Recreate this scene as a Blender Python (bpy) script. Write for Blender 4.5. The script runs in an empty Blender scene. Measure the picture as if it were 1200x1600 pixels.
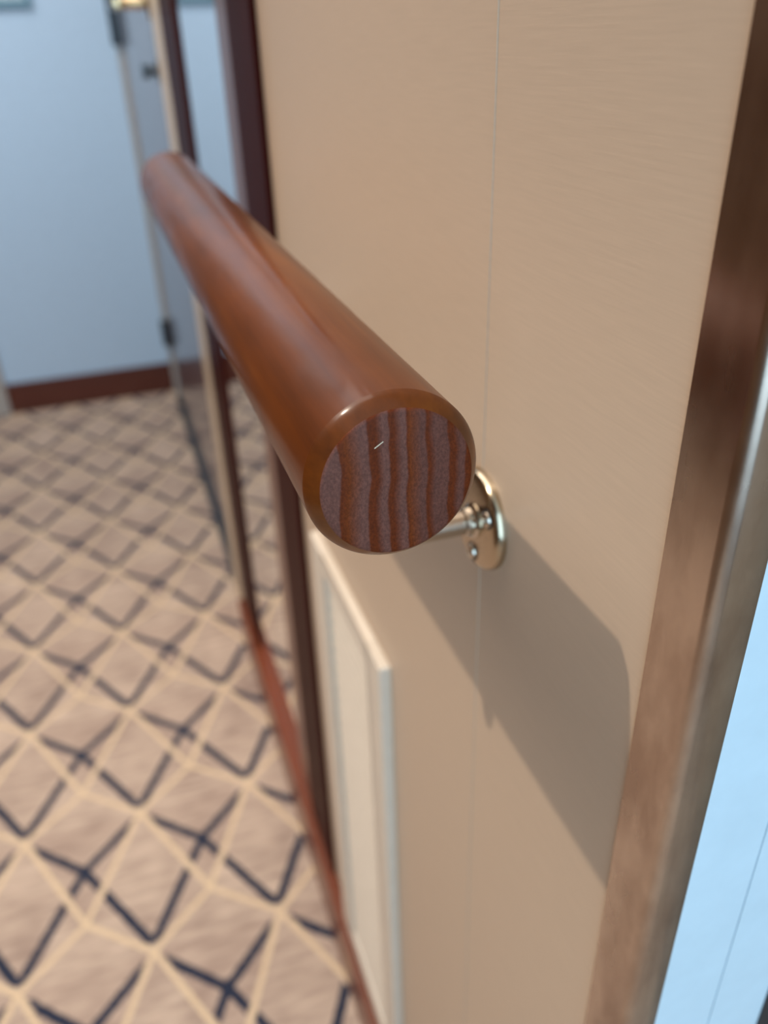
import bpy, bmesh, math, random
from mathutils import Vector, Matrix

random.seed(3)
C = bpy.context.scene.collection
S = bpy.context.scene
PI = math.pi

# ------------------------------------------------------------------ scale
D = 0.137                     # metres from the lens to the right-hand wall
F = 7.69 * D                  # height of the lens above the carpet
CEIL = 2.18
LEFT = -1.22                  # left wall of the entrance passage
FAR = 20.3 * D                # far wall
NEAR = -2.3                   # wall behind the photographer


def P(x, y, z):
    """units of D measured from the lens -> metres in the room (wall at X=0, carpet at Z=0)"""
    return Vector(((x - 1.0) * D, y * D, F + z * D))


# ------------------------------------------------------------------ camera
cam_data = bpy.data.cameras.new('camera')
cam = bpy.data.objects.new('camera', cam_data)
C.objects.link(cam)
right = Vector((0.94673458, -0.32055191, -0.03066126))
down = Vector((-0.18701017, -0.46980364, -0.86273503))
fwd = Vector((0.26214659, 0.82251505, -0.50472582))
R3 = Matrix((right, -down, -fwd)).transposed()
cam.matrix_world = Matrix.Translation(Vector((-D, 0, F))) @ R3.to_4x4()
cam_data.sensor_fit = 'VERTICAL'
cam_data.sensor_height = 36.0
cam_data.sensor_width = 27.0
cam_data.lens = 1290.66 / 1600 * 36
cam_data.clip_start = 0.01
cam_data.dof.use_dof = True
cam_data.dof.focus_distance = 1.70 * D
cam_data.dof.aperture_fstop = 7.5
S.camera = cam

# ------------------------------------------------------------------ exposure
vs = S.view_settings
vs.view_transform = 'Standard'
vs.look = 'None'
vs.gamma = 1.0
vs.exposure = 0.0
vs.use_curve_mapping = False

# ------------------------------------------------------------------ world + lights
w = bpy.data.worlds.new('world')
S.world = w
w.use_nodes = True
w.node_tree.nodes['Background'].inputs[0].default_value = (1.0, 0.93, 0.86, 1)
w.node_tree.nodes['Background'].inputs[1].default_value = 0.12


def area(name, loc, target, sx, sy, power, col):
    l = bpy.data.lights.new(name, 'AREA')
    l.shape = 'RECTANGLE'
    l.size, l.size_y = sx, sy
    l.energy = power
    l.color = col
    o = bpy.data.objects.new(name, l)
    o.location = loc
    o.rotation_euler = (Vector(target) - Vector(loc)).to_track_quat('-Z', 'Y').to_euler()
    C.objects.link(o)
    return o


LAMP = Vector((-0.77, 0.41, CEIL - 0.05))
pl = bpy.data.lights.new('assumed_bulb', 'SPOT')  # assumed lamp, out of view, placed to fit the rail shadow
pl.spot_size = math.radians(81)
pl.spot_blend = 0.55
pl.energy = 66
pl.color = (1.0, 0.86, 0.70)
pl.shadow_soft_size = 0.012
po = bpy.data.objects.new('assumed_bulb', pl)
po.location = LAMP
po.rotation_euler = (Vector((-0.72, 0.42, 0.0)) - LAMP).to_track_quat('-Z', 'Y').to_euler()
C.objects.link(po)

# added soft warm fill under the passage ceiling, and an assumed cool light behind the photographer
area('passage_fill', (-0.62, 1.35, CEIL - 0.03), (-0.62, 1.35, 0), 1.1, 2.1, 27, (1.0, 0.91, 0.84))
area('assumed_cool_light', (-0.28, -1.35, 1.2), (-0.28, 0.5, 1.2), 1.8, 1.7, 38, (0.50, 0.77, 1.0))  # assumed unseen panel, added as cool light on faces turned to the lens
area('far_wall_fill', (-0.75, 1.75, CEIL - 0.03), (-0.45, 2.6, 0.9), 0.5, 0.5, 11, (0.66, 0.86, 1.0))  # invented cool fill, added to brighten the far wall


# ------------------------------------------------------------------ materials
def lin(r, g, b):
    f = lambda c: (c / 255) / 12.92 if c / 255 <= 0.04045 else ((c / 255 + 0.055) / 1.055) ** 2.4
    return (f(r), f(g), f(b), 1)


def mat(name, col, rough=0.5, metal=0.0, coat=0.0, coat_rough=0.1, spec=0.5):
    m = bpy.data.materials.new(name)
    m.use_nodes = True
    b = m.node_tree.nodes['Principled BSDF']
    b.inputs['Base Color'].default_value = col
    b.inputs['Roughness'].default_value = rough
    b.inputs['Metallic'].default_value = metal
    b.inputs['Coat Weight'].default_value = coat
    b.inputs['Coat Roughness'].default_value = coat_rough
    b.inputs['Specular IOR Level'].default_value = spec
    return m


def nodes(m):
    nt = m.node_tree
    return nt, nt.nodes['Principled BSDF'], nt.nodes.new, nt.links.new


def objcoord(nt, scale=(1, 1, 1)):
    tc = nt.nodes.new('ShaderNodeTexCoord')
    mp = nt.nodes.new('ShaderNodeMapping')
    mp.inputs['Scale'].default_value = scale
    nt.links.new(tc.outputs['Object'], mp.inputs['Vector'])
    return mp.outputs['Vector']


def noise(nt, vec, scale, detail=4, rough=0.55):
    n = nt.nodes.new('ShaderNodeTexNoise')
    n.inputs['Scale'].default_value = scale
    n.inputs['Detail'].default_value = detail
    n.inputs['Roughness'].default_value = rough
    nt.links.new(vec, n.inputs['Vector'])
    return n.outputs['Fac']


def ramp(nt, fac, stops):
    r = nt.nodes.new('ShaderNodeValToRGB')
    el = r.color_ramp.elements
    while len(el) < len(stops):
        el.new(0.5)
    for e, (p, c) in zip(el, stops):
        e.position = p
        e.color = c
    nt.links.new(fac, r.inputs['Fac'])
    return r.outputs['Color']


def bump(nt, b, height, strength, dist=0.001):
    n = nt.nodes.new('ShaderNodeBump')
    n.inputs['Strength'].default_value = strength
    n.inputs['Distance'].default_value = dist
    nt.links.new(height, n.inputs['Height'])
    nt.links.new(n.outputs['Normal'], b.inputs['Normal'])


def laminate(name, col, rough, sc=(40, 40, 900), spec=0.4, var=0.03):
    m = mat(name, col, rough, spec=spec)
    nt, b, N, L = nodes(m)
    v = objcoord(nt, sc)
    n = noise(nt, v, 1.0, 3)
    dark = tuple(c * (1 - var) for c in col[:3]) + (1,)
    light = tuple(min(1, c * (1 + var)) for c in col[:3]) + (1,)
    L(ramp(nt, n, [(0.3, dark), (0.7, light)]), b.inputs['Base Color'])
    bump(nt, b, n, 0.12, 0.0004)
    return m


def wood(name, dark, light, rough, coat, axis='y', scale=1.0, coat_rough=0.08):
    m = mat(name, dark, rough, coat=coat, coat_rough=coat_rough)
    nt, b, N, L = nodes(m)
    st = {'y': (60, 3, 60), 'z': (60, 60, 3), 'x': (3, 60, 60)}[axis]
    v = objcoord(nt, tuple(s * scale for s in st))
    n = noise(nt, v, 1.0, 6, 0.6)
    L(ramp(nt, n, [(0.32, dark), (0.68, light)]), b.inputs['Base Color'])
    bump(nt, b, n, 0.04, 0.0004)
    return m


M_wall = laminate('beige_laminate', lin(198, 175, 152), 0.42)
M_far = laminate('pale_blue_laminate', lin(184, 208, 230), 0.35, (60, 60, 60))
M_white = laminate('white_laminate', lin(200, 216, 226), 0.35, (60, 60, 60))
M_ceil = laminate('white_ceiling_board', lin(228, 222, 212), 0.8, (30, 30, 30))
M_left = wood('brown_wood_panelling', lin(86, 62, 42), lin(110, 80, 54), 0.4, 0.2, 'z', 0.3)
M_base = wood('mahogany_skirting', lin(96, 40, 9), lin(122, 54, 14), 0.4, 0.3, 'y', 0.5, 0.06)
M_base_far = wood('mahogany_skirting_far', lin(72, 26, 14), lin(90, 36, 20), 0.35, 0.5, 'x', 0.5, 0.2)
M_frame = wood('dark_mahogany_frame', lin(46, 14, 10), lin(62, 20, 14), 0.4, 0.0, 'z', 0.5, 0.2)
M_frame.node_tree.nodes['Principled BSDF'].inputs['Specular IOR Level'].default_value = 0.02
M_rim = wood('brown_mahogany_rim', lin(96, 54, 38), lin(118, 70, 50), 0.35, 0.4, 'z', 0.5, 0.2)
M_mirror = mat('mirror_glass', (0.86, 0.88, 0.88, 1), 0.015, 1.0)
M_cream = laminate('cream_painted_metal', lin(214, 192, 164), 0.35)
M_jamb = laminate('greige_painted_metal', lin(170, 164, 158), 0.35)
M_door = mat('grey_gloss_laminate', lin(100, 90, 96), 0.32, coat=0.6, coat_rough=0.06)
M_louver = laminate('cream_powder_coat', lin(220, 208, 192), 0.4, (80, 80, 80))
M_sill = mat('dull_metal_sill', lin(86, 88, 90), 0.35, 0.8)
M_hinge = mat('dark_hinge_metal', lin(52, 56, 60), 0.35, 0.8)
M_gold = mat('gold_lever_metal', lin(200, 172, 132), 0.12, 1.0)
M_dark = mat('dark_rubber_seal', lin(30, 30, 36), 0.5)
M_black = mat('screw_recess_black', lin(18, 15, 14), 0.5)
M_chrome = mat('polished_steel', lin(206, 196, 182), 0.08, 1.0)
M_brushed = mat('satin_steel_plate', lin(188, 172, 148), 0.2, 1.0)
nt, b, N, L = nodes(M_brushed)
bump(nt, b, noise(nt, objcoord(nt, (50, 50, 1500)), 1.0, 2), 0.05, 0.0002)

M_steel = mat('brushed_stainless', lin(200, 182, 168), 0.2, 1.0)
nt, b, N, L = nodes(M_steel)
v = objcoord(nt, (1400, 1400, 6))
n1 = noise(nt, v, 1.0, 2)
bump(nt, b, n1, 0.06, 0.0002)
n2 = noise(nt, objcoord(nt, (30, 30, 14)), 1.0, 4)
mr = nt.nodes.new('ShaderNodeMapRange')
mr.inputs['From Min'].default_value = 0.3
mr.inputs['From Max'].default_value = 0.7
mr.inputs['To Min'].default_value = 0.18
mr.inputs['To Max'].default_value = 0.32
L(n2, mr.inputs['Value'])
L(mr.outputs['Result'], b.inputs['Roughness'])
smudge = noise(nt, objcoord(nt, (38, 38, 16)), 1.0, 5, 0.6)
L(ramp(nt, smudge, [(0.36, lin(172, 152, 138)), (0.62, lin(206, 190, 176))]), b.inputs['Base Color'])

# varnished rail: streaks along the length, blotchy varnish
M_rail = mat('varnished_handrail_wood', lin(120, 58, 24), 0.5, coat=0.5, coat_rough=0.13, spec=0.12)
nt, b, N, L = nodes(M_rail)
g = noise(nt, objcoord(nt, (130, 5, 130)), 1.0, 5, 0.6)
g2 = noise(nt, objcoord(nt, (26, 9, 26)), 1.0, 3)
mx = N('ShaderNodeMix')
mx.data_type = 'FLOAT'
mx.inputs[0].default_value = 0.5
L(g, mx.inputs[2])
L(g2, mx.inputs[3])
L(ramp(nt, mx.outputs[0], [(0.30, lin(62, 26, 4)), (0.52, lin(92, 43, 7)), (0.72, lin(114, 60, 13))]),
  b.inputs['Base Color'])
sc = noise(nt, objcoord(nt, (160, 40, 160)), 1.0, 5)
mr = N('ShaderNodeMapRange')
mr.inputs['From Min'].default_value = 0.35
mr.inputs['From Max'].default_value = 0.7
mr.inputs['To Min'].default_value = 0.13
mr.inputs['To Max'].default_value = 0.26
L(sc, mr.inputs['Value'])
L(mr.outputs['Result'], b.inputs['Coat Roughness'])
bump(nt, b, g, 0.05, 0.0003)

# end grain of the rail: wavy vertical growth bands, cool sheen on open grain painted into the grey ones
M_end = mat('handrail_end_grain', lin(100, 44, 24), 0.6, coat=0.0, coat_rough=0.3, spec=0.12)
nt, b, N, L = nodes(M_end)
tc = N('ShaderNodeTexCoord')
sep = N('ShaderNodeSeparateXYZ')
L(tc.outputs['Object'], sep.inputs[0])


def math_n(nt, op, a, b_=None):
    n = nt.nodes.new('ShaderNodeMath')
    n.operation = op
    for i, x in enumerate((a, b_)):
        if x is None:
            continue
        if isinstance(x, (int, float)):
            n.inputs[i].default_value = x
        else:
            nt.links.new(x, n.inputs[i])
    return n.outputs[0]


RIN = 0.86 * 0.204 * 0.92 * D
mpw = N('ShaderNodeMapping')
mpw.inputs['Scale'].default_value = (30, 30, 45)
L(tc.outputs['Object'], mpw.inputs['Vector'])
wob = noise(nt, mpw.outputs['Vector'], 1.0, 2)
fine = noise(nt, objcoord(nt, (900, 900, 600)), 1.0, 4, 0.7)
xx = math_n(nt, 'ADD', sep.outputs['X'], math_n(nt, 'MULTIPLY', math_n(nt, 'SUBTRACT', wob, 0.5), 0.0050))
fx = math_n(nt, 'ADD', math_n(nt, 'DIVIDE', xx, 2 * RIN), 0.5)
fx2 = math_n(nt, 'ADD', fx, math_n(nt, 'MULTIPLY', math_n(nt, 'SUBTRACT', fine, 0.5), 0.012))
br, b2, gy, g2_ = (0.105, 0.018, 0.003, 1), (0.135, 0.026, 0.004, 1), (0.135, 0.050, 0.036, 1), (0.112, 0.038, 0.026, 1)
stops = []
# (left of grey band, where it is full, sharp right edge) measured across the face
for a0, a1, a2, c0, c1 in ((0.0, 0.02, 0.120, gy, gy), (0.18, 0.27, 0.310, b2, gy), (0.365, 0.41, 0.440, br, gy), (0.48, 0.53, 0.555, br, gy),
                           (0.58, 0.66, 0.685, b2, g2_), (0.71, 0.75, 0.830, br, g2_), (0.875, 0.91, 0.940, br, g2_)):
    stops += [(a0, c0), (a1, c1), (a2, c1), (a2 + 0.012, br)]
speck = N('ShaderNodeMix')
speck.data_type = 'RGBA'
speck.blend_type = 'MULTIPLY'
speck.inputs['Factor'].default_value = 1.0
L(ramp(nt, fx2, stops), speck.inputs[6])
L(ramp(nt, noise(nt, objcoord(nt, (1500, 1500, 1100)), 1.0, 3, 0.7), [(0.36, (0.76, 0.76, 0.76, 1)), (0.70, (1.30, 1.30, 1.30, 1))]), speck.inputs[7])
L(speck.outputs[2], b.inputs['Base Color'])
bump(nt, b, math_n(nt, 'ADD', math_n(nt, 'MULTIPLY', wob, 0.6), fine), 0.22, 0.0005)

# carpet: tan pile, net of cream lines and net of navy lines with gaps
M_carpet = mat('patterned_carpet', lin(190, 160, 138), 0.95, spec=0.1)
nt, b, N, L = nodes(M_carpet)
W, H = 0.0856, 0.2412
tc = N('ShaderNodeTexCoord')
jit = noise(nt, objcoord(nt, (160, 160, 160)), 1.0, 2)
jit2 = noise(nt, objcoord(nt, (170, 150, 130)), 1.0, 2)
sep = N('ShaderNodeSeparateXYZ')
L(tc.outputs['Object'], sep.inputs[0])
m_ = lambda op, a, b_=None: math_n(nt, op, a, b_)
px = m_('ADD', m_('ADD', sep.outputs['X'], 0.0770), m_('MULTIPLY', m_('SUBTRACT', jit, 0.5), 0.006))
py = m_('ADD', m_('SUBTRACT', sep.outputs['Y'], 0.7300), m_('MULTIPLY', m_('SUBTRACT', jit2, 0.5), 0.006))
u = m_('PINGPONG', px, W)
vv = m_('FLOORED_MODULO', py, H) if False else m_('MULTIPLY', m_('FRACT', m_('DIVIDE', m_('ADD', py, 24 * H), H)), H)


def line(a, slope, half):
    """1 inside a band of half-width `half` round v = a + slope*u"""
    c = 1.0 / math.sqrt(1 + slope * slope)
    d = m_('ABSOLUTE', m_('MULTIPLY', m_('SUBTRACT', vv, m_('ADD', m_('MULTIPLY', u, slope), a)), c))
    mrn = N('ShaderNodeMapRange')
    mrn.interpolation_type = 'SMOOTHSTEP'
    mrn.inputs['From Min'].default_value = half * 0.75
    mrn.inputs['From Max'].default_value = half * 1.25
    mrn.inputs['To Min'].default_value = 1
    mrn.inputs['To Max'].default_value = 0
    L(d, mrn.inputs['Value'])
    return mrn.outputs['Result']


VB, VC = 0.0705, 0.159
cream = m_('MAXIMUM', line(0, VB / W, 0.0038), line(H, (VB - H) / W, 0.0038))
cream_gap = m_('MAXIMUM', line(0, VB / W, 0.0062), line(H, (VB - H) / W, 0.0062))
# the navy arms: slightly bowed towards a rounded apex next to each cream star
navy = m_('MAXIMUM', line(0.010, (VC - 0.010) / W, 0.0064), line(H - 0.004, (VC - H + 0.004) / W, 0.0064))
# keep navy clear of the star centre
r2a = m_('SQRT', m_('ADD', m_('MULTIPLY', u, u), m_('MULTIPLY', vv, vv)))
vb2 = m_('SUBTRACT', vv, H)
r2b = m_('SQRT', m_('ADD', m_('MULTIPLY', u, u), m_('MULTIPLY', vb2, vb2)))
navy = m_('MULTIPLY', navy, m_('GREATER_THAN', r2a, 0.012))
navy = m_('MULTIPLY', navy, m_('GREATER_THAN', r2b, 0.017))
navy = m_('MULTIPLY', navy, m_('SUBTRACT', 1.0, cream_gap))
# facet shading woven into the pile: streaks and a slightly darker kite half
streak = noise(nt, objcoord(nt, (18, 95, 40)), 1.0, 4)
blot = noise(nt, objcoord(nt, (9, 7, 9)), 1.0, 2)
base = ramp(nt, m_('ADD', m_('MULTIPLY', streak, 0.6), m_('MULTIPLY', blot, 0.4)),
            [(0.34, lin(160, 136, 122)), (0.66, lin(212, 187, 166))])


def mixc(fac, a, b_):
    n = N('ShaderNodeMix')
    n.data_type = 'RGBA'
    L(fac, n.inputs['Factor'])
    for i, x in ((6, a), (7, b_)):
        if isinstance(x, tuple):
            n.inputs[i].default_value = x
        else:
            L(x, n.inputs[i])
    return n.outputs[2]


above = m_('GREATER_THAN', vv, m_('ADD', m_('MULTIPLY', u, (VB - H) / W), H))
base = mixc(m_('MULTIPLY', above, 0.22), base, lin(150, 122, 110))
base = mixc(cream, base, lin(222, 194, 160))
navyc = ramp(nt, noise(nt, objcoord(nt, (300, 300, 300)), 1.0, 2), [(0.35, lin(26, 32, 48)), (0.75, lin(62, 68, 88))])
base = mixc(navy, base, navyc)
L(base, b.inputs['Base Color'])
pile = noise(nt, objcoord(nt, (420, 420, 420)), 1.0, 3)
bump(nt, b, pile, 0.5, 0.003)
b.inputs['Sheen Weight'].default_value = 0.15


# ------------------------------------------------------------------ mesh helpers
def obj(name, bm, m, parent=None, smooth=None):
    me = bpy.data.meshes.new(name)
    bmesh.ops.recalc_face_normals(bm, faces=bm.faces)
    bm.to_mesh(me)
    bm.free()
    o = bpy.data.objects.new(name, me)
    C.objects.link(o)
    for x in (m if isinstance(m, (list, tuple)) else [m]):
        me.materials.append(x)
    if parent is not None:
        o.parent = parent
        o.location = -parent.location if parent.parent is None else Vector((0, 0, 0))
    if smooth is not None:
        for p in me.polygons:
            p.use_smooth = True
        try:
            me.set_sharp_from_angle(angle=math.radians(smooth))
        except Exception:
            pass
    return o


def struct(o):
    o['kind'] = 'structure'
    return o


def thing(name, label, cat, loc, group=None):
    o = bpy.data.objects.new(name, None)
    o.empty_display_size = 0.02
    C.objects.link(o)
    o.location = loc
    o['label'] = label
    o['category'] = cat
    if group:
        o['group'] = group
    return o


def tag(o, label, cat, group=None):
    o['label'] = label
    o['category'] = cat
    if group:
        o['group'] = group
    return o


def box(bm, lo, hi, bev=0.0, seg=2):
    x0, y0, z0 = lo
    x1, y1, z1 = hi
    vs_ = [bm.verts.new(v) for v in ((x0, y0, z0), (x1, y0, z0), (x1, y1, z0), (x0, y1, z0),
                                     (x0, y0, z1), (x1, y0, z1), (x1, y1, z1), (x0, y1, z1))]
    fs = [bm.faces.new([vs_[i] for i in q]) for q in
          ((0, 3, 2, 1), (4, 5, 6, 7), (0, 1, 5, 4), (1, 2, 6, 5), (2, 3, 7, 6), (3, 0, 4, 7))]
    if bev:
        es = list({e for f in fs for e in f.edges})
        bmesh.ops.bevel(bm, geom=es, offset=bev, segments=seg, affect='EDGES', profile=0.5)
    return bm


def B(lo, hi, bev=0.0, seg=2):
    return box(bmesh.new(), lo, hi, bev, seg)


def extrude_z(pts, z0, z1):
    bm = bmesh.new()
    a = [bm.verts.new((x, y, z0)) for x, y in pts]
    c = [bm.verts.new((x, y, z1)) for x, y in pts]
    n = len(pts)
    for i in range(n):
        bm.faces.new((a[i], a[(i + 1) % n], c[(i + 1) % n], c[i]))
    bm.faces.new(a)
    bm.faces.new(c[::-1])
    return bm


def lathe(profile, origin, axis, seg=64, bm=None):
    """profile: (along, radius) pairs; axis: unit vector"""
    bm = bm or bmesh.new()
    ax = Vector(axis).normalized()
    t = Vector((0, 0, 1)) if abs(ax.z) < 0.9 else Vector((1, 0, 0))
    e1 = ax.cross(t).normalized()
    e2 = ax.cross(e1)
    rings = []
    for a, r in profile:
        if r < 1e-7:
            rings.append([bm.verts.new(Vector(origin) + ax * a)])
        else:
            rings.append([bm.verts.new(Vector(origin) + ax * a + (e1 * math.cos(2 * PI * k / seg) + e2 * math.sin(2 * PI * k / seg)) * r)
                          for k in range(seg)])
    for r0, r1 in zip(rings, rings[1:]):
        for k in range(seg):
            k2 = (k + 1) % seg
            if len(r0) == 1 and len(r1) == 1:
                break
            if len(r0) == 1:
                bm.faces.new((r0[0], r1[k2], r1[k]))
            elif len(r1) == 1:
                bm.faces.new((r0[k], r0[k2], r1[0]))
            else:
                bm.faces.new((r0[k], r0[k2], r1[k2], r1[k]))
    return bm


def tube(pts, r, seg=32):
    bm = bmesh.new()
    pts = [Vector(p) for p in pts]
    rings = []
    up = Vector((0, 1, 0))
    for i, p in enumerate(pts):
        t = (pts[min(i + 1, len(pts) - 1)] - pts[max(i - 1, 0)]).normalized()
        a = t.cross(up).normalized()
        c = t.cross(a)
        rings.append([bm.verts.new(p + (a * math.cos(2 * PI * k / seg) + c * math.sin(2 * PI * k / seg)) * r) for k in range(seg)])
    for r0, r1 in zip(rings, rings[1:]):
        for k in range(seg):
            bm.faces.new((r0[k], r0[(k + 1) % seg], r1[(k + 1) % seg], r1[k]))
    bm.faces.new(rings[0])
    bm.faces.new(rings[-1][::-1])
    return bm


# ------------------------------------------------------------------ the setting
struct(obj('floor', B((LEFT - 0.05, NEAR, -0.05), (0.75, FAR + 0.05, 0.0)), M_carpet))
struct(obj('ceiling', B((LEFT - 0.05, NEAR, CEIL), (0.75, FAR + 0.05, CEIL + 0.05)), M_ceil))

Y_CORNER = 1.032 * D          # where the right wall turns away beside the lens
Y_GUARD = 1.2 * D
Y_SEAM = 2.097 * D
Y_DOOR0, Y_DOOR1 = 10.75 * D, 19.6 * D
RECESS = 0.10 * D

# right wall with the panel joint cut in as a fine groove
g = 0.0006
pts = [(0, Y_CORNER + 0.0075), (0, Y_SEAM - g), (0.0016, Y_SEAM - g * 0.3), (0.0016, Y_SEAM + g * 0.3), (0, Y_SEAM + g), (0, Y_DOOR0),
       (0.16, Y_DOOR0), (0.16, Y_CORNER + 0.013), (0.0075, Y_CORNER + 0.013)]
wr = struct(obj('wall_right', extrude_z(pts, 0, CEIL), M_wall))
# pale filler bead standing in the joint
jb = bmesh.new()
lathe([(0, 0.0), (0, 0.0005), (CEIL - 0.1, 0.0005), (CEIL - 0.1, 0)], (0.0001, Y_SEAM + 0.0002, 0.1), (0, 0, 1), 12, jb)
struct(obj('trim_1', jb, M_wall, smooth=40))
# return of the wall beside the lens, with a joint line
ye = Y_CORNER + 0.001
xg = 0.313 * D
XE = 0.525 * D
pts = [(0.0085, ye), (0.0085, ye - 0.0004), (xg - 0.0004, ye - 0.0004), (xg - 0.0001, ye + 0.0008), (xg + 0.0001, ye + 0.0008), (xg + 0.0004, ye - 0.0004),
       (XE, ye - 0.0004), (XE, ye + 0.012), (0.0085, ye + 0.012)]
struct(obj('wall_front', extrude_z([(x, y - 0.0008) for x, y in pts], 0, CEIL), M_white))
struct(obj('trim_2', B((XE, ye - 0.002, 0), (XE + 0.03, ye + 0.02, CEIL)), M_dark))
struct(obj('wall_corridor', B((XE + 0.03, ye - 0.001, 0), (0.75, ye + 0.05, CEIL)), M_white))
struct(obj('wall_left', B((LEFT - 0.05, NEAR, 0), (LEFT, FAR + 0.05, CEIL)), M_left))
struct(obj('wall_outer', B((0.75, NEAR, 0), (0.80, ye + 0.05, CEIL)), M_wall))
struct(obj('wall_near', B((LEFT - 0.05, NEAR - 0.05, 0), (0.8, NEAR, CEIL)), M_ceil))

# far wall, its skirting, and the door casing at its left end
X_CAS = -3.80 * D
struct(obj('wall_back', B((X_CAS, FAR, 0), (0.3, FAR + 0.05, CEIL)), M_far))
struct(obj('baseboard_back', B((X_CAS, FAR - 0.010, 0), (0.04, FAR, 0.100), 0.002), M_base_far))
struct(obj('trim_3', B((X_CAS - 0.055, FAR - 0.016, 0), (X_CAS, FAR + 0.03, CEIL), 0.003), M_jamb))
struct(obj('door_2', B((LEFT, FAR + 0.006, 0), (X_CAS - 0.055, FAR + 0.045, CEIL)), M_left))

# right skirting board
struct(obj('baseboard_right', B((-0.0165, Y_GUARD + 0.0005, 0), (0.0, 9.78 * D, 0.100), 0.0025), M_base))

# door in the right wall past the mirror
d1 = struct(obj('door_1', B((RECESS, Y_DOOR0, 0.012), (RECESS + 0.04, Y_DOOR1, 2.0), 0.001), M_door))
struct(obj('trim_4', B((-0.004, 9.79 * D, 0.0), (0.0, Y_DOOR0, 2.05), 0.001), M_cream))
struct(obj('trim_5', B((0.03 * D, Y_DOOR1, 0.0), (0.12 * D + 0.03, FAR, 2.05), 0.002), M_jamb))
struct(obj('trim_6', B((RECESS - 0.014, Y_DOOR0, 0.0), (RECESS + 0.02, Y_DOOR1, 0.012), 0.003), M_sill))
struct(obj('wall_header', B((0.0, Y_DOOR0, 2.0), (0.16, FAR, CEIL)), M_wall))
ly = 12.0 * D
lever = bmesh.new()
lathe([(0, 0), (0, 0.026), (0.006, 0.026), (0.009, 0.022), (0.009, 0.011), (0.05, 0.010), (0.056, 0.006), (0.056, 0)],
      (RECESS, ly, 1.104), (-1, 0, 0), 32, lever)
lv = obj('door_handle', lever, M_gold, smooth=35)
lv.parent = d1
gr = bmesh.new()
lathe([(0, 0), (0.001, 0.008), (0.006, 0.011), (0.03, 0.0115), (0.11, 0.0095), (0.124, 0.007), (0.126, 0)],
      (RECESS - 0.052, ly - 0.012, 1.104), (0, 1, 0), 32, gr)
gl = obj('grip', gr, M_gold, smooth=35)
gl.parent = lv
tl = bmesh.new()
lathe([(0, 0), (0, 0.018), (0.005, 0.018), (0.007, 0.015), (0.007, 0.006), (0.018, 0.006)], (RECESS, ly, 1.003), (-1, 0, 0), 24, tl)
box(tl, (RECESS - 0.032, ly - 0.003, 0.992), (RECESS - 0.016, ly + 0.003, 1.014), 0.0015)
o = obj('thumb_turn', tl, M_sill, smooth=35)
o.parent = d1
for z0, hgt in ((1.035, 0.14), (0.19, 0.085)):
    hb = bmesh.new()
    lathe([(0, 0), (0, 0.006), (0.002, 0.008), (hgt - 0.002, 0.008), (hgt, 0.006), (hgt, 0)], (0.03 * D - 0.006, 19.55 * D, z0), (0, 0, 1), 20, hb)
    box(hb, (0.03 * D - 0.006, 19.4 * D, z0 + 0.003), (RECESS, 19.55 * D, z0 + hgt - 0.003))
    o = obj('hinge', hb, M_hinge, smooth=35)
    o.parent = d1

# ------------------------------------------------------------------ corner guard of stainless steel
cg = bmesh.new()
t = 0.0012
r = 0.0040
x_end = 0.104 * D
prof = [(-0.0002, Y_GUARD), (-t, Y_GUARD - 0.0006)]
cx, cy = -t + r, Y_CORNER - 0.0006 + r
for k in range(13):
    a = PI + (PI / 2) * k / 12
    prof.append((cx + r * math.cos(a), cy + r * math.sin(a)))
prof += [(x_end - 0.0006, Y_CORNER - 0.0006), (x_end, Y_CORNER - 0.0001)]
inner = [(x_end, Y_CORNER + 0.0002), (0.0072, Y_CORNER + 0.0002), (0.0, Y_CORNER + 0.0075), (0.0, Y_GUARD)]
o = obj('corner_guard', extrude_z(prof + inner, 0.0, 2.1), M_steel, smooth=50)
tag(o, 'brushed stainless steel corner strip with rounded edge, ending the beige wall', 'corner strip')

# ------------------------------------------------------------------ handrail
s = 0.92
AX, AZ, RR = 0.5135 * s, -0.858 * s, 0.204 * s * D
y0, y1, ch = 1.385 * D, 5.6 * D, 0.036 * D
ctr = P(AX, 0, AZ)
hr = thing('handrail', 'round varnished brown wooden handrail on steel brackets along the beige wall', 'handrail', (ctr.x, y0, ctr.z))
rin = 0.86 * RR
prof = [(0.0, rin)]
for k in range(1, 9):                 # softly rounded chamfer
    f = k / 8
    prof.append((ch * f, rin + (RR - rin) * (0.45 * f + 0.55 * math.sin(f * PI / 2))))
Ltot = y1 - y0
for k in range(1, 40):
    prof.append((ch + (Ltot - 2 * ch) * k / 40, RR))
for k in range(8, -1, -1):
    f = k / 8
    prof.append((Ltot - ch * f, rin + (RR - rin) * (0.45 * f + 0.55 * math.sin(f * PI / 2))))
prof.append((Ltot, 0))
ro = obj('rail', lathe(prof, (0, 0, 0), (0, 1, 0), 128), M_rail, None, smooth=9)
ro.parent = hr
ro.location = (0, 0, 0)
eg = obj('end_grain', lathe([(0.0002, rin + 0.00012), (-0.0001, rin), (-0.0004, rin - 0.0010), (-0.00045, rin * 0.5), (-0.00045, 0)], (0, 0, 0), (0, 1, 0), 96), M_end, None, smooth=60)
eg.parent = hr
eg['label'] = 'sawn round end with wavy vertical brown and grey growth bands'
# tiny pale splinter scratch on the end
nick = B((-0.0015, -0.0006, -0.00013), (0.0015, 0.0, 0.00013))
bmesh.ops.rotate(nick, verts=nick.verts, cent=(0, 0, 0), matrix=Matrix.Rotation(math.radians(-32), 3, 'Y'))
bmesh.ops.translate(nick, verts=nick.verts, vec=(-0.0052, 0, 0.0128))
nk = obj('splinter', nick, M_cream)
nk.parent = hr


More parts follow.
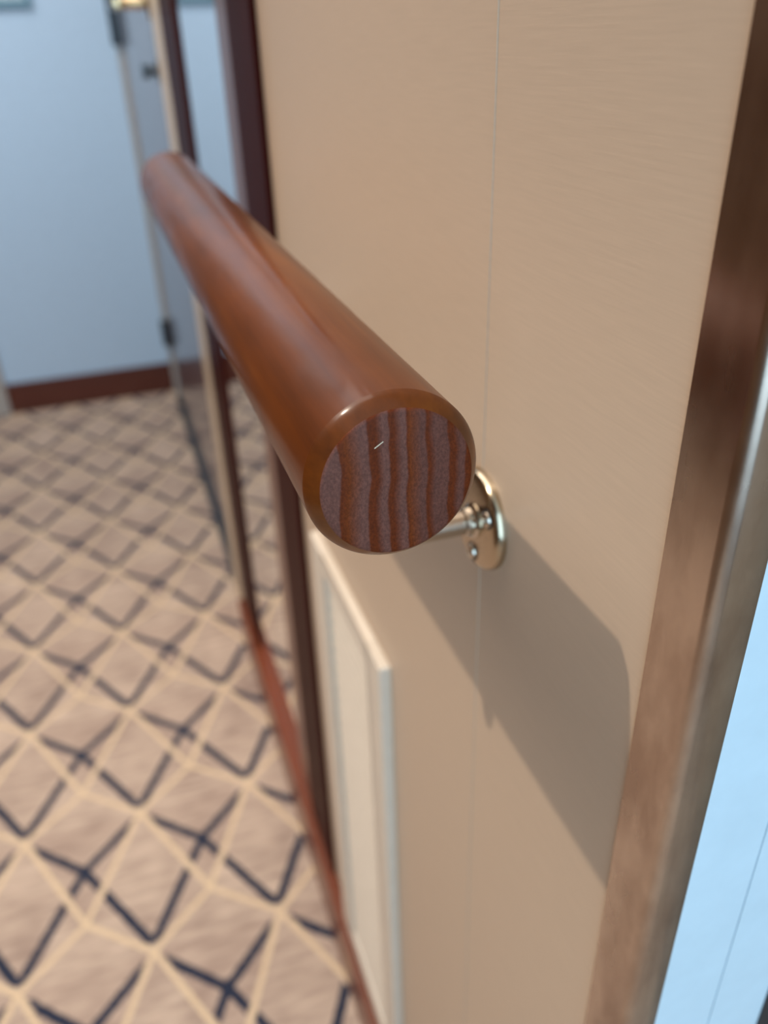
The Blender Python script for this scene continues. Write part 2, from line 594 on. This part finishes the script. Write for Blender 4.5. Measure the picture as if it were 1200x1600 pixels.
def bracket(yc):
    """flange, screws, rod that bends up, saddle; built relative to the rail start"""
    o0 = Vector((ctr.x, y0, ctr.z))
    fz = F - 1.372 * D
    fl = lathe([(0, 0), (0, 0.170 * D), (0.0018, 0.170 * D), (0.0034, 0.166 * D), (0.0046, 0.157 * D), (0.0050, 0.145 * D), (0.0052, 0)],
               Vector((0, yc, fz)) - o0, (-1, 0, 0), 72)
    f = obj('flange', fl, M_brushed, None, smooth=35)
    f.parent = hr
    for ang in (150, 270, 30):
        a = math.radians(ang)
        c = Vector((-0.0051, yc + 0.118 * D * math.cos(a), fz + 0.118 * D * math.sin(a))) - o0
        rec = lathe([(0, 0), (-0.0001, 0.0046), (0.0002, 0.0044), (0.0002, 0)], c, (-1, 0, 0), 32)
        q = obj('screw_recess', rec, M_black, None, smooth=30)
        q.parent = f
        sb = lathe([(0, 0.0036), (0.0010, 0.0034), (0.0018, 0.0024), (0.0019, 0.0014), (0.0008, 0.0012), (0.0007, 0)], c, (-1, 0, 0), 32)
        q = obj('screw', sb, M_chrome, None, smooth=30)
        q.parent = f
    xr = ctr.x
    bend = 0.036
    zr = ctr.z - RR - 0.003
    pts = [Vector((-0.005, yc, fz)), Vector((xr + bend, yc, fz))]
    for k in range(1, 13):
        a = (PI / 2) * k / 12
        pts.append(Vector((xr + bend - bend * math.sin(a), yc, fz + bend - bend * math.cos(a))))
    pts.append(Vector((xr, yc, zr)))
    n = 10
    pts = [pts[0] + (pts[1] - pts[0]) * i / n for i in range(n)] + pts[1:]
    rd = obj('rod', tube([p - o0 for p in pts], 0.0056), M_chrome, None, smooth=40)
    rd.parent = hr
    cl = obj('collar', lathe([(0.005, 0), (0.005, 0.0078), (0.0060, 0.0080), (0.0066, 0.0076), (0.0070, 0.0066), (0.0100, 0.0064), (0.0106, 0.0058)],
                             Vector((0, yc, fz)) - o0, (-1, 0, 0), 48), M_chrome, None, smooth=35)
    cl.parent = rd
    # curved saddle under the rail
    bm = bmesh.new()
    hw, hl, th = math.radians(32), 0.0165, 0.0028
    rows = []
    for i in range(9):
        a = -PI / 2 + hw * (2 * i / 8 - 1)
        rows.append([(RR * math.cos(a), RR * math.sin(a)), ((RR + th) * math.cos(a), (RR + th) * math.sin(a))])
    vsA = [[[bm.verts.new((xx_, (yc - y0) + sy * hl, zz_)) for (xx_, zz_) in row] for row in rows] for sy in (-1, 1)]
    for i in range(8):
        A0, A1, B0, B1 = vsA[0][i], vsA[0][i + 1], vsA[1][i], vsA[1][i + 1]
        for quad in ((A0[0], A1[0], B1[0], B0[0]), (A0[1], B0[1], B1[1], A1[1]), (A0[0], A0[1], A1[1], A1[0]), (B0[0], B1[0], B1[1], B0[1])):
            bm.faces.new(quad)
    for i in (0, 8):
        bm.faces.new((vsA[0][i][0], vsA[0][i][1], vsA[1][i][1], vsA[1][i][0]))
    sd = obj('saddle', bm, M_brushed, None, smooth=35)
    sd.parent = hr


bracket(2.08 * D)
bracket(4.86 * D)

# ------------------------------------------------------------------ louvred vent in the wall
vy0, vy1 = 3.11 * D, 4.56 * D
vz1, vz0 = F - 2.835 * D, 0.104
vt = 0.066 * D
vn = thing('wall_vent', 'tall cream louvred vent panel on the beige wall beside the dark mirror frame', 'vent', (0, vy0, vz0))
oy0, oy1 = 3.33 * D, 4.26 * D
oz1, oz0 = F - 2.98 * D, 0.13
fr = bmesh.new()
for lo, hi in (((-vt, vy0, vz0), (0, oy0, vz1)), ((-vt, oy1, vz0), (0, vy1, vz1)),
               ((-vt, oy0, oz1), (0, oy1, vz1)), ((-vt, oy0, vz0), (0, oy1, oz0))):
    box(fr, lo, hi)
bmesh.ops.remove_doubles(fr, verts=fr.verts, dist=1e-5)
f = obj('vent_frame', fr, M_louver, vn)
bv = f.modifiers.new('bevel', 'BEVEL')
bv.width = 0.0012
bv.segments = 2
bv.limit_method = 'ANGLE'
sl = bmesh.new()
pitch = 0.0155
z = oz0 + 0.002
while z < oz1 - 0.006:
    # slat slopes down and outwards
    p = [(-0.0012, z + 0.0120), (-0.0012, z + 0.0100), (-vt + 0.0034, z), (-vt + 0.0034, z + 0.0026)]
    a = [sl.verts.new((x_, oy0, z_)) for x_, z_ in p]
    c = [sl.verts.new((x_, oy1, z_)) for x_, z_ in p]
    for i in range(4):
        sl.faces.new((a[i], a[(i + 1) % 4], c[(i + 1) % 4], c[i]))
    sl.faces.new(a)
    sl.faces.new(c[::-1])
    z += pitch
obj('louver_slats', sl, M_louver, vn)
obj('backing', B((-0.0011, oy0, oz0), (-0.0003, oy1, oz1)), M_louver, vn)

# ------------------------------------------------------------------ mirror with mahogany frame
mz0, mz1 = 0.1005, 2.0
my0, my1 = 5.04 * D, 9.78 * D
mr_ = thing('wall_mirror', 'tall wall mirror in a dark mahogany frame reflecting the carpet and pale wall', 'mirror', (0, my0, mz0))
obj('frame_stile', B((-0.0055, my0, mz0), (-0.0002, 5.80 * D, mz1), 0.0008), M_frame, mr_)
obj('frame_stile', B((-0.0055, 8.60 * D, mz0), (-0.0002, my1, mz1), 0.0008), M_frame, mr_)
obj('frame_rail', B((-0.0055, 5.80 * D, mz1 - 0.07), (-0.0002, 8.60 * D, mz1), 0.0008), M_frame, mr_)
o = obj('frame_rim', B((-0.0032, 5.80 * D, mz0), (-0.0002, 6.30 * D, mz1 - 0.07), 0.0006), M_rim, mr_)
o['label'] = 'lighter brown inner border strip of the frame'
obj('mirror_glass', B((-0.0016, 6.30 * D, mz0), (-0.0002, 8.60 * D, mz1 - 0.07)), M_mirror, mr_)

# ------------------------------------------------------------------ framed notice on the far wall
nx0, nx1 = -0.43, -0.197
nz0, nz1 = 1.134, 1.43
nf = thing('framed_notice', 'grey framed notice on the pale blue far wall, only its lower edge in view', 'notice', (nx1, FAR, nz0))
fr = bmesh.new()
bw = 0.017
for lo, hi in (((nx0, FAR - 0.014, nz0), (nx1, FAR, nz0 + bw)), ((nx0, FAR - 0.014, nz1 - bw), (nx1, FAR, nz1)),
               ((nx0, FAR - 0.014, nz0 + bw), (nx0 + bw, FAR, nz1 - bw)), ((nx1 - bw, FAR - 0.014, nz0 + bw), (nx1, FAR, nz1 - bw))):
    box(fr, lo, hi, 0.001)
obj('frame', fr, mat('grey_metal_frame', lin(98, 122, 130), 0.35, 0.5), nf)
obj('sheet', B((nx0 + bw, FAR - 0.006, nz0 + bw), (nx1 - bw, FAR - 0.002, nz1 - bw)), mat('pale_paper', lin(186, 200, 206), 0.6), nf)

# ------------------------------------------------------------------ assumed ceiling downlight, out of view, placed to throw the rail shadow
dl = thing('assumed_downlight', 'assumed unseen small round recessed downlight in the ceiling over the passage', 'ceiling light', (LAMP.x, LAMP.y, CEIL))
ring = lathe([(0, 0.030), (0.006, 0.032), (0.007, 0.048), (0.002, 0.052), (0, 0.052), (0, 0.030)], (LAMP.x, LAMP.y, CEIL), (0, 0, -1), 40)
obj('trim_ring', ring, M_chrome, dl, smooth=35)
